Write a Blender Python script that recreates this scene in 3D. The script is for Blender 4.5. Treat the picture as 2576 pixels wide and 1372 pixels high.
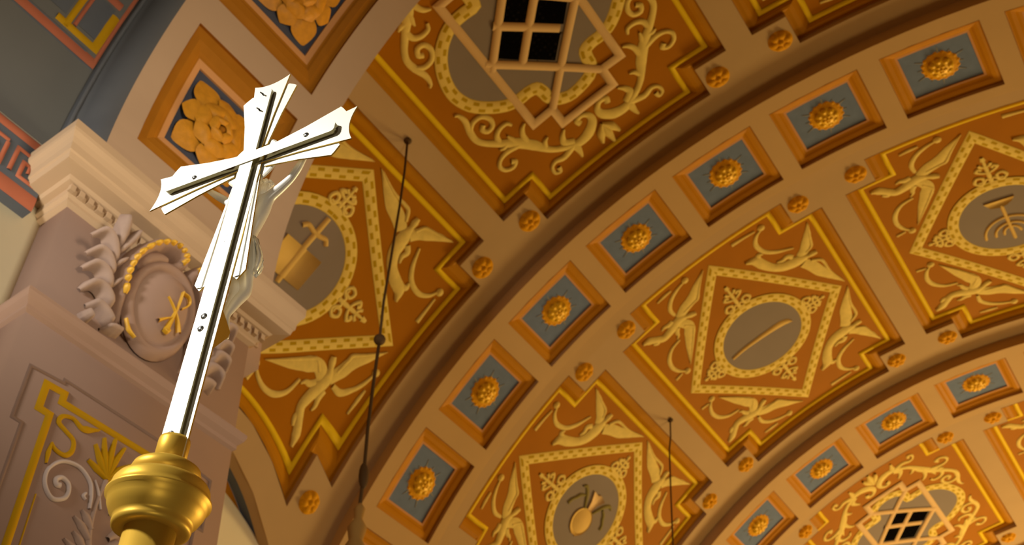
import bpy, math, random
from mathutils import Vector, Matrix
from mathutils.geometry import tessellate_polygon
for o in list(bpy.data.objects): bpy.data.objects.remove(o)
S = bpy.context.scene
COL = S.collection
sin, cos, pi = math.sin, math.cos, math.pi
H = 1.6                      # eye height above the floor
AX, AZ = -0.3438, 1.6014 + H  # axis of the far barrel vault
BX, BZ = -0.13, 3.8 + H       # axis of the near arch and near vault

# ------------------------------------------------------------------ camera
cam = bpy.data.objects.new('camera', bpy.data.cameras.new('camera')); COL.objects.link(cam)
r_ = Vector((0.82668963, 0.55762378, -0.07509974)); d_ = Vector((-0.45709104, 0.58774291, -0.66755229)); f_ = Vector((-0.32810369, 0.58618597, 0.7407658))
M = Matrix((r_, -d_, -f_)).transposed().to_4x4(); M.translation = (0, 0, H)
cam.matrix_world = M
cam.data.sensor_width = 36.0; cam.data.lens = 2598.4636 / 2576 * 36.0
cam.data.clip_start = 0.05
cam.data.dof.use_dof = True; cam.data.dof.focus_distance = 1.70; cam.data.dof.aperture_fstop = 8.0
S.camera = cam

# ------------------------------------------------------------------ light
def srgb(r, g, b):
    return tuple((c / 12.92 if c <= .04045 else ((c + .055) / 1.055) ** 2.4) for c in (r / 255, g / 255, b / 255))
W = bpy.data.worlds.new('world'); S.world = W; W.use_nodes = True
W.node_tree.nodes['Background'].inputs[0].default_value = (1.0, .74, .47, 1); W.node_tree.nodes['Background'].inputs[1].default_value = .10
def area(name, loc, tgt, size, power, col, shape='SQUARE', spread=pi):
    l = bpy.data.lights.new(name, 'AREA'); l.energy = power; l.color = col; l.size = size; l.spread = spread
    o = bpy.data.objects.new(name, l); COL.objects.link(o); o.location = loc
    o.rotation_euler = (Vector(tgt) - Vector(loc)).to_track_quat('-Z', 'Y').to_euler(); return o
WARM = (1.0, .79, .38)
area('lamp_choir', (.9, 18.6, 1.8), (-.6, 6.0, 8.0), 3.0, 1180, WARM)
area('lamp_crossing', (1.2, 9.6, 1.3), (-1.2, 5.5, 8.0), 2.0, 128, WARM)
area('fill_near_arch', (1.9, 1.75, 4.2), (-2.6, 1.45, 5.2), 1.0, 21, (1.0, .93, .80), spread=1.3)  # unseen fill added under the arch for its soffit and the pilaster
area('lamp_window', (-2.0, -1.5, 4.3), (-2.75, 1.15, 4.85), .6, 7.5, (.92, .95, 1.0), spread=.9)
area('fill_knob', (.5, -.6, 1.1), (-.87, .68, 2.5), .5, .7, (1.0, .9, .7), spread=.8)  # unseen fill added from below to brighten the knob
area('fill_cream_wall', (-2.15, .15, 2.9), (-2.87, .85, 4.75), .4, 2.6, (1.0, .92, .74), spread=.8)  # unseen fill added to brighten the cream wall
sp = bpy.data.lights.new('lamp_spot', 'SPOT'); sp.energy = 620; sp.color = (1.0, .96, .86); sp.spot_size = .80; sp.spot_blend = .5; sp.shadow_soft_size = .16
so = bpy.data.objects.new('lamp_spot', sp); COL.objects.link(so); so.location = (-1.75, -1.7, 4.1)
so.rotation_euler = (Vector((-.86, .64, 2.8)) - so.location).to_track_quat('-Z', 'Y').to_euler()
S.view_settings.view_transform = 'Standard'; S.view_settings.look = 'None'; S.view_settings.gamma = 1; S.view_settings.use_curve_mapping = False
S.view_settings.exposure = 0.0

# ------------------------------------------------------------------ materials
def mat(name, c, rough=.7, metal=0., var=.12, scale=9., bump=0., spec=.03):
    m = bpy.data.materials.new(name); m.use_nodes = True; nt = m.node_tree; b = nt.nodes['Principled BSDF']
    b.inputs['Roughness'].default_value = rough; b.inputs['Metallic'].default_value = metal; b.inputs['Specular IOR Level'].default_value = spec
    col = srgb(*c)
    tc = nt.nodes.new('ShaderNodeTexCoord'); n = nt.nodes.new('ShaderNodeTexNoise'); n.inputs['Scale'].default_value = scale; n.inputs['Detail'].default_value = 4
    nt.links.new(tc.outputs['Object'], n.inputs['Vector'])
    mx = nt.nodes.new('ShaderNodeMix'); mx.data_type = 'RGBA'
    mx.inputs[6].default_value = (*[max(0, v * (1 - var)) for v in col], 1); mx.inputs[7].default_value = (*[min(1, v * (1 + var)) for v in col], 1)
    nt.links.new(n.outputs['Fac'], mx.inputs[0]); nt.links.new(mx.outputs[2], b.inputs['Base Color'])
    if bump:
        bp = nt.nodes.new('ShaderNodeBump'); bp.inputs['Strength'].default_value = bump; bp.inputs['Distance'].default_value = .01
        nt.links.new(n.outputs['Fac'], bp.inputs['Height']); nt.links.new(bp.outputs[0], b.inputs['Normal'])
    return m
def rope(name, c1, c2, pitch):
    """two rows of staggered dashes along a ribbon (flat paint)"""
    m = bpy.data.materials.new(name); m.use_nodes = True; nt = m.node_tree; b = nt.nodes['Principled BSDF']
    b.inputs['Roughness'].default_value = .6; b.inputs['Specular IOR Level'].default_value = .03
    uv = nt.nodes.new('ShaderNodeUVMap'); uv.uv_map = 'UVMap'; s = nt.nodes.new('ShaderNodeSeparateXYZ'); nt.links.new(uv.outputs[0], s.inputs[0])
    def mth(op, a, bb=None):
        n = nt.nodes.new('ShaderNodeMath'); n.operation = op
        for i, v in enumerate((a, bb)):
            if v is None: continue
            if isinstance(v, (int, float)): n.inputs[i].default_value = v
            else: nt.links.new(v, n.inputs[i])
        return n.outputs[0]
    sn = mth('SINE', mth('MULTIPLY', s.outputs[0], 2 * pi / pitch))
    dv = mth('SUBTRACT', s.outputs[1], .5)
    prod = mth('MULTIPLY', sn, mth('SIGN', dv)); on = mth('GREATER_THAN', prod, .1)
    ab = mth('ABSOLUTE', dv); band = mth('MULTIPLY', mth('GREATER_THAN', ab, .10), mth('LESS_THAN', ab, .36))
    edge = mth('GREATER_THAN', ab, .44)
    fac = mth('MINIMUM', mth('ADD', mth('MULTIPLY', on, band), mth('MULTIPLY', edge, .5)), 1.0)
    mx = nt.nodes.new('ShaderNodeMix'); mx.data_type = 'RGBA'; mx.inputs[6].default_value = (*srgb(*c1), 1); mx.inputs[7].default_value = (*srgb(*c2), 1)
    nt.links.new(fac, mx.inputs[0]); nt.links.new(mx.outputs[2], b.inputs['Base Color'])
    return m
tan_n = mat('tan_near', (176, 144, 112), .75, var=.06, scale=3.)
tan = mat('tan_plaster', (180, 146, 100), .75, var=.06, scale=3.)
tan_rib = mat('tan_rib', (188, 150, 98), .75, var=.06, scale=3.)
ochre = mat('ochre_paint', (164, 100, 6), .6, var=.12, scale=2.5)
brown = mat('brown_moulding', (176, 115, 14), .5, var=.1)
line_y = mat('yellow_line', (224, 182, 28), .45, var=.08)
ropem = rope('guilloche', (224, 190, 94), (180, 142, 20), .11)
orn = mat('ornament_paint', (202, 172, 112), .6, var=.16, scale=14.)
wing = mat('wing_paint', (218, 186, 96), .6, var=.2, scale=22.)
acan = mat('acanthus_paint', (222, 190, 98), .6, var=.22, scale=12.)
greym = mat('grey_medallion', (136, 120, 104), .8, var=.06, scale=4.)
bookm = mat('tan_emblem', (212, 172, 92), .6, var=.1)
greend = mat('green_leaf_paint', (132, 118, 64), .7, var=.2)
barm = mat('tan_bar', (214, 174, 116), .6, var=.06)
blue = mat('blue_ground', (108, 118, 136), .8, var=.16, scale=12.)
cof_o = mat('coffer_orange', (186, 122, 22), .45, var=.1)
cof_t = mat('coffer_fillet', (196, 138, 84), .6, var=.06)
gold = mat('gold_leaf', (232, 176, 24), .45, .1, var=.25, scale=30., bump=.3, spec=.25)
gold_n = mat('gold_on_stone', (206, 152, 34), .45, .1, var=.2, scale=30., spec=.3)
pale_n = mat('pale_pink_paint', (184, 162, 146), .6)
cof_n = mat('near_coffer_frame', (160, 100, 26), .5)
rose_d = mat('rose_gap_shade', (146, 90, 22), .6)  # darker core colour paints in the shade between the petals
gold_d = mat('gold_dull', (212, 146, 20), .5, 0., var=.2, scale=30., bump=.3)
ray_m = mat('gold_ray', (140, 134, 122), .7, var=.1)
mesh_d = bpy.data.materials.new('dark_mesh')
near_g = mat('dark_grey_vault', (96, 92, 84), .8, var=.16, scale=1.6)
arch_g = mat('grey_arch_face', (90, 88, 86), .7, var=.05)
pil_m = mat('brown_pilaster', (152, 120, 98), .65, var=.07, scale=4.)
corn_m = mat('cornice_plaster', (180, 148, 112), .55, var=.05, scale=4.)
red_p = mat('red_border', (158, 88, 60), .6, var=.1)
gold_p = mat('gold_border', (172, 126, 14), .6, var=.1)
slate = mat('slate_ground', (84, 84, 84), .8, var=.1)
cream = mat('cream_wall', (238, 222, 182), .8, var=.03)
leaf_m = mat('grey_leaf', (160, 132, 112), .55, var=.1, scale=20.)
dark_iron = mat('dark_iron', (84, 62, 36), .55, .1)
rose_o = mat('ochre_rosette', (196, 130, 30), .5, 0., var=.3, scale=26., bump=.5, spec=.2)
blue_d = mat('slate_blue_ground', (72, 72, 80), .85, var=.08, scale=10.)
white_m = mat('polished_white_metal', (244, 240, 224), .32, .45, var=.01, spec=.6)
gilt = mat('gilt_edge', (214, 178, 78), .35, .6, var=.03, spec=.5)
shaded_side_m = mat('shaded_bar_side', (128, 120, 92), .12, 1.0, var=.02)  # same metal as the bar faces, darkened to paint in their shaded sides
brass = mat('satin_brass', (206, 166, 66), .42, .4, var=.03, scale=20.)
silver = mat('silver_figure', (252, 250, 246), .34, .15, var=.05, scale=60.)
steel = mat('steel_screw', (150, 150, 150), .3, .9)
black = mat('dark_pin', (30, 28, 26), .4, .5)
inkm = mat('ink', (40, 44, 60), .7)
stone = mat('stone_floor', (150, 130, 108), .8, var=.1)
def setup_mesh_d():
    m = mesh_d; m.use_nodes = True; nt = m.node_tree; b = nt.nodes['Principled BSDF']; b.inputs['Roughness'].default_value = .9; b.inputs['Specular IOR Level'].default_value = 0.
    tc = nt.nodes.new('ShaderNodeTexCoord'); v = nt.nodes.new('ShaderNodeTexVoronoi'); v.inputs['Scale'].default_value = 26; v.inputs['Randomness'].default_value = .15
    nt.links.new(tc.outputs['Object'], v.inputs['Vector'])
    r = nt.nodes.new('ShaderNodeValToRGB'); r.color_ramp.elements[0].color = (.022, .017, .012, 1); r.color_ramp.elements[1].color = (.003, .0025, .002, 1); r.color_ramp.elements[0].position = .1; r.color_ramp.elements[1].position = .45
    nt.links.new(v.outputs['Distance'], r.inputs[0]); nt.links.new(r.outputs[0], b.inputs['Base Color'])
setup_mesh_d()

# ------------------------------------------------------------------ helpers
class MB:
    def __init__(s): s.v = []; s.f = []; s.uv = []; s.mi = []
    def add(s, p, uv=(0, 0)): s.v.append(tuple(p)); s.uv.append(uv); return len(s.v) - 1
    def face(s, idx, mi=0): s.f.append(tuple(idx)); s.mi.append(mi)
    def mesh(s, name, mats, smooth=True, org=(0, 0, 0)):
        me = bpy.data.meshes.new(name)
        me.from_pydata([(x - org[0], y - org[1], z - org[2]) for x, y, z in s.v], [], s.f)
        ul = me.uv_layers.new(name='UVMap')
        for l in me.loops: ul.data[l.index].uv = s.uv[l.vertex_index]
        for m in (mats if isinstance(mats, (list, tuple)) else [mats]): me.materials.append(m)
        for p, i in zip(me.polygons, s.mi): p.material_index = i; p.use_smooth = smooth
        me.validate(); me.update(); return me
    def build(s, name, mats, parent=None, smooth=True, org=None):
        if org is None: org = tuple(parent.matrix_basis.translation) if (parent is not None and 'world' in parent) else (0, 0, 0)
        o = bpy.data.objects.new(name, s.mesh(name, mats, smooth, org)); COL.objects.link(o)
        if parent is not None:
            o.parent = parent
        return o
def thing(name, label, cat, loc=(0, 0, 0), rot=(0, 0, 0), group=None, world=False):
    o = bpy.data.objects.new(name, None); COL.objects.link(o); o.location = loc; o.rotation_euler = rot; o.empty_display_size = .1
    o['label'] = label; o['category'] = cat
    if group: o['group'] = group
    return o
WORLD = {}
def wthing(name, label, cat, loc, group=None):
    o = thing(name, label, cat, loc, group=group); WORLD[o.name] = tuple(loc); return o
def wpart(mb, name, m, parent, smooth=True, org=None):
    """part modelled in world coordinates under an unrotated parent"""
    if org is None:
        org = WORLD.get(parent.name, (0, 0, 0))
    o = mb.build(name, m, parent, smooth, org); WORLD[o.name] = org; return o
def struct(mb, name, m, smooth=True):
    o = mb.build(name, m, None, smooth); o['kind'] = 'structure'; return o
def spart(mb, name, m, parent, smooth=True):
    return mb.build(name, m, parent, smooth, (0, 0, 0))
def share(o, parent, name=None):
    c = o.copy(); COL.objects.link(c); c.parent = parent
    if name: c.name = name
    return c
def catmull(pts, w, n, closed=False):
    P, Wd = [], []; N = len(pts); rng = range(N if closed else N - 1)
    for i in rng:
        if closed: a, b, c, d = pts[i - 1], pts[i], pts[(i + 1) % N], pts[(i + 2) % N]
        else:
            b, c = pts[i], pts[i + 1]
            a = pts[i - 1] if i > 0 else (2 * b[0] - c[0], 2 * b[1] - c[1]); d = pts[i + 2] if i + 2 < N else (2 * c[0] - b[0], 2 * c[1] - b[1])
        for k in range(n):
            t = k / n; t2, t3 = t * t, t * t * t
            P.append(tuple(.5 * (2 * b[j] + (c[j] - a[j]) * t + (2 * a[j] - 5 * b[j] + 4 * c[j] - d[j]) * t2 + (3 * b[j] - a[j] - 3 * c[j] + d[j]) * t3) for j in (0, 1)))
            Wd.append(w[i] + (w[(i + 1) % N] - w[i]) * t)
    if not closed: P.append(pts[-1]); Wd.append(w[-1])
    return P, Wd
def ribbon(mb, pts, w, mp, h0=0., h1=.014, closed=False, smooth=True, n=5, step=.08, mi=0, taper=False):
    pts = list(pts); N = len(pts)
    if not isinstance(w, (list, tuple)): w = [w] * N
    elif len(w) != N:
        w = [w[0] + 0 for _ in pts] if len(w) == 1 else [w[min(int(i / (N - 1) * (len(w) - 1)), len(w) - 2)] + (w[min(int(i / (N - 1) * (len(w) - 1)), len(w) - 2) + 1] - w[min(int(i / (N - 1) * (len(w) - 1)), len(w) - 2)]) * (i / (N - 1) * (len(w) - 1) - min(int(i / (N - 1) * (len(w) - 1)), len(w) - 2)) for i in range(N)]
    if smooth and N > 2: P, Wd = catmull(pts, w, n, closed)
    else:
        P, Wd = [], []
        for i in range(N if closed else N - 1):
            a, b = pts[i], pts[(i + 1) % N]; L = math.dist(a, b); k = max(1, int(L / step))
            for j in range(k):
                t = j / k; P.append((a[0] + (b[0] - a[0]) * t, a[1] + (b[1] - a[1]) * t)); Wd.append(w[i] + (w[(i + 1) % N] - w[i]) * t)
        if not closed: P.append(pts[-1]); Wd.append(w[-1])
    n_ = len(P); rows = []; L = 0
    for i, p in enumerate(P):
        a = P[i - 1] if (i > 0 or closed) else None; b = P[(i + 1) % n_] if (i < n_ - 1 or closed) else None
        def nrm(q, r):
            dx, dy = r[0] - q[0], r[1] - q[1]; l = math.hypot(dx, dy) or 1e-9; return (-dy / l, dx / l)
        n1 = nrm(a, p) if a else None; n2 = nrm(p, b) if b else None
        if n1 and n2:
            mx, my = n1[0] + n2[0], n1[1] + n2[1]; l = math.hypot(mx, my)
            if l < .2: mx, my, k = n1[0], n1[1], 1
            else: mx /= l; my /= l; k = min(1.6, 1 / max(.3, mx * n1[0] + my * n1[1]))
        else: (mx, my), k = (n1 or n2), 1
        if i > 0: L += math.dist(P[i - 1], p)
        hw = Wd[i] / 2 * k; hh = h0 + (h1 - h0) * (min(1., .25 + 6. * i / (n_ - 1), .15 + 5. * (1 - i / (n_ - 1))) if taper else 1.)
        rows.append([mb.add(mp(p[0] + mx * hw * s_, p[1] + my * hw * s_, h_), (L, .5 + .5 * s_)) for s_, h_ in ((-1, h0), (-.6, h0 + (hh - h0) * .8), (0, hh), (.6, h0 + (hh - h0) * .8), (1, h0))])
    m_ = n_ if closed else n_ - 1
    for i in range(m_):
        if closed and i == n_ - 1:   # last segment gets its own end row so that the dashes do not smear
            p = P[0]; L += math.dist(P[-1], p)
            nxt = [mb.add(mb.v[rows[0][j]], (L, mb.uv[rows[0][j]][1])) for j in range(5)]
        else: nxt = rows[i + 1]
        for j in range(4): mb.face((rows[i][j], rows[i][j + 1], nxt[j + 1], nxt[j]), mi)
def dot(mb, c, r, mp, h0, h1, mi=0, n=10, ry=None):
    ry = ry or r; ctr = mb.add(mp(c[0], c[1], h1)); prev = None
    for rr, hh in ((.55, h0 + (h1 - h0) * .85), (1., h0)):
        ring = [mb.add(mp(c[0] + r * rr * cos(2 * pi * k / n), c[1] + ry * rr * sin(2 * pi * k / n), hh)) for k in range(n)]
        for k in range(n):
            if prev is None: mb.face((ctr, ring[k], ring[(k + 1) % n]), mi)
            else: mb.face((prev[k], ring[k], ring[(k + 1) % n], prev[(k + 1) % n]), mi)
        prev = ring
def poly(mb, pts, mp, h, hb=None, mi=0):
    """flat polygon raised to h with side walls down to hb"""
    idx = [mb.add(mp(x, y, h)) for x, y in pts]
    for t in tessellate_polygon([[Vector((x, y, 0)) for x, y in pts]]): mb.face([idx[i] for i in t], mi)
    if hb is not None:
        lo = [mb.add(mp(x, y, hb)) for x, y in pts]; N = len(pts)
        for i in range(N): mb.face((idx[i], idx[(i + 1) % N], lo[(i + 1) % N], lo[i]), mi)
def box(mb, x0, x1, y0, y1, z0, z1, mi=0):
    v = [mb.add((x, y, z)) for x in (x0, x1) for y in (y0, y1) for z in (z0, z1)]
    for f in ((0, 1, 3, 2), (4, 6, 7, 5), (0, 4, 5, 1), (2, 3, 7, 6), (0, 2, 6, 4), (1, 5, 7, 3)): mb.face([v[i] for i in f], mi)
def lathe(mb, prof, mp, n=40, mi=0, cap=True):
    rows = [[mb.add(mp(r * cos(2 * pi * k / n), r * sin(2 * pi * k / n), z)) for k in range(n)] for r, z in prof]
    for a, b in zip(rows, rows[1:]):
        for k in range(n): mb.face((a[k], a[(k + 1) % n], b[(k + 1) % n], b[k]), mi)
    if cap: mb.face(rows[0][::-1], mi); mb.face(rows[-1], mi)
def tube(mb, pts, r, n=8, mi=0):
    pts = [Vector(p) for p in pts]; rr = r if isinstance(r, (list, tuple)) else [r] * len(pts); rows = []
    for i, p in enumerate(pts):
        t = (pts[min(i + 1, len(pts) - 1)] - pts[max(i - 1, 0)]).normalized(); a = t.orthogonal().normalized()
        if rows: a = (pa - t * pa.dot(t)).normalized()
        pa = a; b = t.cross(a)
        rows.append([mb.add(p + (a * cos(2 * pi * k / n) + b * sin(2 * pi * k / n)) * rr[i]) for k in range(n)])
    for A, B in zip(rows, rows[1:]):
        for k in range(n): mb.face((A[k], A[(k + 1) % n], B[(k + 1) % n], B[k]), mi)
    mb.face(rows[0][::-1], mi); mb.face(rows[-1], mi)
def spiral(c, r, a0, turns, n=14, dirn=1, r_end=.15):
    return [(c[0] + r * (1 - (1 - r_end) * i / n) * cos(a0 + dirn * turns * 2 * pi * i / n), c[1] + r * (1 - (1 - r_end) * i / n) * sin(a0 + dirn * turns * 2 * pi * i / n)) for i in range(n + 1)]

# ------------------------------------------------------------------ vault geometry
R0, RS, RF = 5.0, 5.11, 5.19          # rib soffit, strip surface, panel field radii
TP0, DP = -.2296, .4591               # panel centres on the arc
TC0, DC, HC = -.2968, .1765, .0717    # coffer centres on the ribs
YC = {1: 3.378, 2: 7.388, 3: 11.398, 4: 16.9}
RIBY = {1: 4.95, 2: 8.96, 3: 12.97}
PER = 4.0103
PA, PB = .2085, 1.335                 # opening half size (angle, depth)
NA, NB = .0525, .27                   # notch size
def vault(t, y, r): return (AX + r * sin(t), y, AZ + r * cos(t))
def sword_warp(t, y):
    """the lowest panel of the first bay bends down beside the lunette"""
    dy = y - YC[1]; w = max(0., min(1.4, (-(t + .6887) - .09) / .095)); return t + w * (.0092 - .057 * dy * dy)
PANELS = {1: (-1, 0, 1), 2: (-1, 0, 1), 3: (0, 1), 4: ()}
def bay(b, y0, y1, tmin, tmax):
    ks = PANELS[b]; yc = YC[b]
    ts = {round(tmin, 5), round(tmax, 5)}
    for k in ks:
        c = TP0 + DP * k
        for d in (-PA, -PA + NA, PA - NA, PA): ts.add(round(c + d, 5))
    ts = sorted(ts); tt = []
    for a, c in zip(ts, ts[1:]):
        n = max(1, int((c - a) / .03))
        tt += [a + (c - a) * i / n for i in range(n)]
    tt.append(ts[-1])
    ys = [y0] + [yc + d for d in (-PB, -PB + NB, PB - NB, PB)] + [y1]; yy = []
    for a, c in zip(ys, ys[1:]):
        n = max(1, int((c - a) / .3)); yy += [a + (c - a) * i / n for i in range(n)]
    yy.append(y1)
    m = MB(); idx = {}
    def vid(i, j):
        if (i, j) not in idx:
            t, y = tt[i], yy[j]
            if b == 1: t = sword_warp(t, y)
            idx[i, j] = m.add(vault(t, y, RS))
        return idx[i, j]
    for i in range(len(tt) - 1):
        for j in range(len(yy) - 1):
            tm, ym = (tt[i] + tt[i + 1]) / 2, (yy[j] + yy[j + 1]) / 2; hole = False
            for k in ks:
                dt, dy = abs(tm - TP0 - DP * k), abs(ym - yc)
                if dt < PA and dy < PB and not (dt > PA - NA and dy > PB - NB): hole = True
            if not hole: m.face((vid(i, j), vid(i + 1, j), vid(i + 1, j + 1), vid(i, j + 1)))
    return m
struct(bay(1, 2.30, 4.97, -.943, 1.05), 'ceiling', tan)
struct(bay(2, 5.82, 8.98, -1.02, 1.05), 'ceiling', tan)
struct(bay(3, 9.83, 12.99, -1.02, 1.05), 'ceiling', tan)
struct(bay(4, 13.84, 20.2, -1.02, 1.05), 'ceiling', tan)
# ribs: coffered soffit, near and far faces
def rib(y0, y1, ks, yco):
    m = MB(); t0, t1 = -1.10, 1.05
    ts = {t0, t1}
    for k in ks:
        for d in (-HC, HC): ts.add(round(TC0 + DC * k + d, 5))
    ts = sorted(ts); tt = []
    for a, c in zip(ts, ts[1:]):
        n = max(1, int((c - a) / .036)); tt += [a + (c - a) * i / n for i in range(n)]
    tt.append(t1)
    ys = [y0, yco - .3264, yco + .3264, y1]; idx = {}
    def vid(i, j):
        if (i, j) not in idx: idx[i, j] = m.add(vault(tt[i], ys[j], R0))
        return idx[i, j]
    for i in range(len(tt) - 1):
        tm = (tt[i] + tt[i + 1]) / 2
        for j in range(3):
            if j == 1 and any(abs(tm - TC0 - DC * k) < HC for k in ks): continue
            m.face((vid(i, j), vid(i + 1, j), vid(i + 1, j + 1), vid(i, j + 1)))
    for y in (y0, y1):      # faces up to the vault surface
        a = [m.add(vault(t, y, R0)) for t in tt]; b = [m.add(vault(t, y, RS + .03)) for t in tt]
        for i in range(len(tt) - 1): m.face((a[i], a[i + 1], b[i + 1], b[i]))
    return m
KR = {1: range(-4, 6), 2: range(-2, 5), 3: ()}
for i in (1, 2, 3):
    struct(rib(RIBY[i], RIBY[i] + .885, KR[i], RIBY[i] + .465), 'trim_%d' % i, tan_rib, smooth=False)

# ------------------------------------------------------------------ painted ceiling panels
def notched(a, b, na, nb):
    return [(-a, -b + nb), (-a + na, -b + nb), (-a + na, -b), (a - na, -b), (a - na, -b + nb), (a, -b + nb), (a, b - nb), (a - na, b - nb), (a - na, b), (-a + na, b), (-a + na, b - nb), (-a, b - nb)]
def loft(mb, levels, mp, step=.14, mis=None):
    segs = [max(1, int(math.dist(levels[0][0][i], levels[0][0][(i + 1) % len(levels[0][0])]) / step)) for i in range(len(levels[0][0]))]
    rows = []
    for pts, h in levels:
        row = []
        for i, n in enumerate(segs):
            a, b = pts[i], pts[(i + 1) % len(pts)]
            for j in range(n): row.append(mb.add(mp(a[0] + (b[0] - a[0]) * j / n, a[1] + (b[1] - a[1]) * j / n, h)))
        rows.append(row)
    for k, (A, B) in enumerate(zip(rows, rows[1:])):
        for i in range(len(A)): mb.face((A[i], A[(i + 1) % len(A)], B[(i + 1) % len(A)], B[i]), mis[k] if mis else 0)
def lerp_poly(A, B, t): return [(a[0] + (b[0] - a[0]) * t, a[1] + (b[1] - a[1]) * t) for a, b in zip(A, B)]
OUT = notched(PA * RF, PB, NA * RF, NB); LIN = notched(.958, 1.246, .289, .264)
def pmap(warp=False):
    def f(u, v, h):
        t = u / RF
        if warp: t = sword_warp(t - .6887, v + YC[1]) + .6887
        return ((RF - h) * sin(t), v, (RF - h) * cos(t) - RF)
    return f
def mir(pts, su=1, sv=1): return [(su * x, sv * y) for x, y in pts]
def angel_low(mb, sv, mp):
    a = lambda *p: [(x, sv * y) for x, y in p]
    R = lambda p, w, h=.02: ribbon(mb, a(*p), w, mp, .003, h * .55)
    R([(-.49, -.84), (-.40, -.89), (-.30, -.925), (-.19, -1.015), (-.065, -1.12)], [.09, .11, .11, .075, .006])
    R([(-.43, -.86), (-.30, -.88), (-.255, -.89), (-.20, -.965), (-.08, -1.11)], [.03, .035, .035, .03, .01], .026)
    R([(-.515, -.79), (-.47, -.70), (-.50, -.62), (-.58, -.49), (-.685, -.30)], [.09, .10, .115, .075, .006])
    R([(-.50, -.73), (-.445, -.655), (-.47, -.60), (-.56, -.47), (-.68, -.31)], [.03, .035, .035, .03, .01], .026)
    R([(-.35, -.758), (-.39, -.775), (-.44, -.80), (-.50, -.82), (-.57, -.805), (-.645, -.78), (-.72, -.772), (-.78, -.82), (-.84, -.868), (-.90, -.888)], [.045, .062, .045, .10, .10, .085, .075, .07, .08, .025], .032)
    R([(-.56, -.86), (-.61, -.855), (-.655, -.87), (-.69, -.86)], [.05, .05, .035, .015])
    R([(-.56, -.76), (-.59, -.72), (-.60, -.68), (-.63, -.655)], [.05, .045, .03, .015])
    R([(-.74, -.80), (-.79, -.78), (-.83, -.80)], [.05, .05, .02])
    R([(-.262, -1.148), (-.36, -1.12), (-.45, -1.07), (-.51, -.99), (-.51, -.90)], [.02, .035, .042, .042, .03])
    dot(mb, (-.245, sv * -1.152), .034, mp, .004, .02)
    R([(-.40, -1.162), (-.48, -1.158), (-.56, -1.15)], [.022, .036, .02])
    R([(-.615, -.63), (-.73, -.60), (-.81, -.52), (-.835, -.42), (-.81, -.33), (-.765, -.275)], [.025, .035, .045, .042, .035, .02])
    dot(mb, (-.748, sv * -.255), .034, mp, .004, .02)
    R([(-.80, -.277), (-.885, -.266)], [.02, .03])
def angel_high(mb, sv, mp):
    a = lambda *p: [(x, sv * y) for x, y in p]
    R = lambda p, w, h=.02: ribbon(mb, a(*p), w, mp, .003, h * .55)
    R([(.70, -.60), (.76, -.645), (.80, -.71), (.855, -.80), (.905, -.92)], [.09, .095, .085, .065, .006])
    R([(.76, -.61), (.825, -.645), (.845, -.70), (.87, -.80), (.905, -.90)], [.03, .03, .03, .025, .01], .026)
    R([(.69, -.51), (.74, -.42), (.775, -.31), (.83, -.20), (.908, -.04)], [.10, .115, .11, .075, .006])
    R([(.76, -.49), (.83, -.44), (.845, -.38), (.85, -.25), (.905, -.06)], [.03, .035, .03, .025, .01], .026)
    R([(.842, -.552), (.80, -.555), (.755, -.56), (.69, -.565), (.61, -.575), (.52, -.60), (.44, -.665), (.385, -.76), (.35, -.845), (.268, -.888)], [.04, .062, .045, .11, .12, .10, .085, .10, .10, .025], .032)
    R([(.64, -.64), (.60, -.68), (.55, -.67), (.50, -.69)], [.05, .05, .04, .02])
    R([(.37, -.83), (.40, -.88), (.44, -.87)], [.06, .05, .02])
    R([(.54, -1.125), (.475, -1.085), (.433, -1.0), (.46, -.885), (.55, -.80), (.69, -.735)], [.02, .035, .045, .045, .04, .02])
    dot(mb, (.553, sv * -1.143), .034, mp, .004, .02)
    R([(.49, -1.148), (.38, -1.155), (.26, -1.16)], [.02, .03, .04])
def fleur(mb, ax, sg, mp):
    """palmette growing from the medallion ring along one axis"""
    L, Wd = (.285, 1.) if ax == 'v' else (.18, .85)
    def T(p): return [((sg * 0 + x * Wd, sg * (.50 + y * L)) if ax == 'v' else (sg * (.50 + y * L), x * Wd)) for x, y in p]
    R = lambda p, w, n=5: ribbon(mb, T(p), w, mp, .003, .012, n=n)
    R([(0, -.05), (0, .5), (0, .98)], [.04, .035, .02])
    for s in (1, -1):
        R([(s * .0, .02)] + [(s * (.085 + .055 * cos(a) * (1 - i * .09)), .12 + .055 / L * sin(a) * (1 - i * .09)) for i, a in enumerate([pi + pi / 2 * j * .9 for j in range(7)])], [.02, .03, .03, .02], 3)
        R([(0, .35), (s * .05, .42), (s * .085, .52), (s * .06, .6), (s * .04, .53)], [.02, .03, .03, .03, .03], 3)
        R([(0, .6), (s * .035, .66), (s * .05, .74)], [.02, .03, .03], 3)
    R([(0, .86), (0, 1.02)], [.05, .03])
def field(mb, mp, a, b, na, nb):
    us = [-a, -a + na, a - na, a]; vs = [-b, -b + nb, b - nb, b]
    def sub(L, st):
        o = []
        for p, q in zip(L, L[1:]):
            n = max(1, int((q - p) / st)); o += [p + (q - p) * i / n for i in range(n)]
        return o + [L[-1]]
    U, Vv = sub(us, .13), sub(vs, .3); idx = {}
    def vid(i, j):
        if (i, j) not in idx: idx[i, j] = mb.add(mp(U[i], Vv[j], 0))
        return idx[i, j]
    for i in range(len(U) - 1):
        for j in range(len(Vv) - 1):
            um, vm = abs(U[i] + U[i + 1]) / 2, abs(Vv[j] + Vv[j + 1]) / 2
            if um > a - na and vm > b - nb: continue
            mb.face((vid(i, j), vid(i + 1, j), vid(i + 1, j + 1), vid(i, j + 1)))
CACHE = {}
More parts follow.
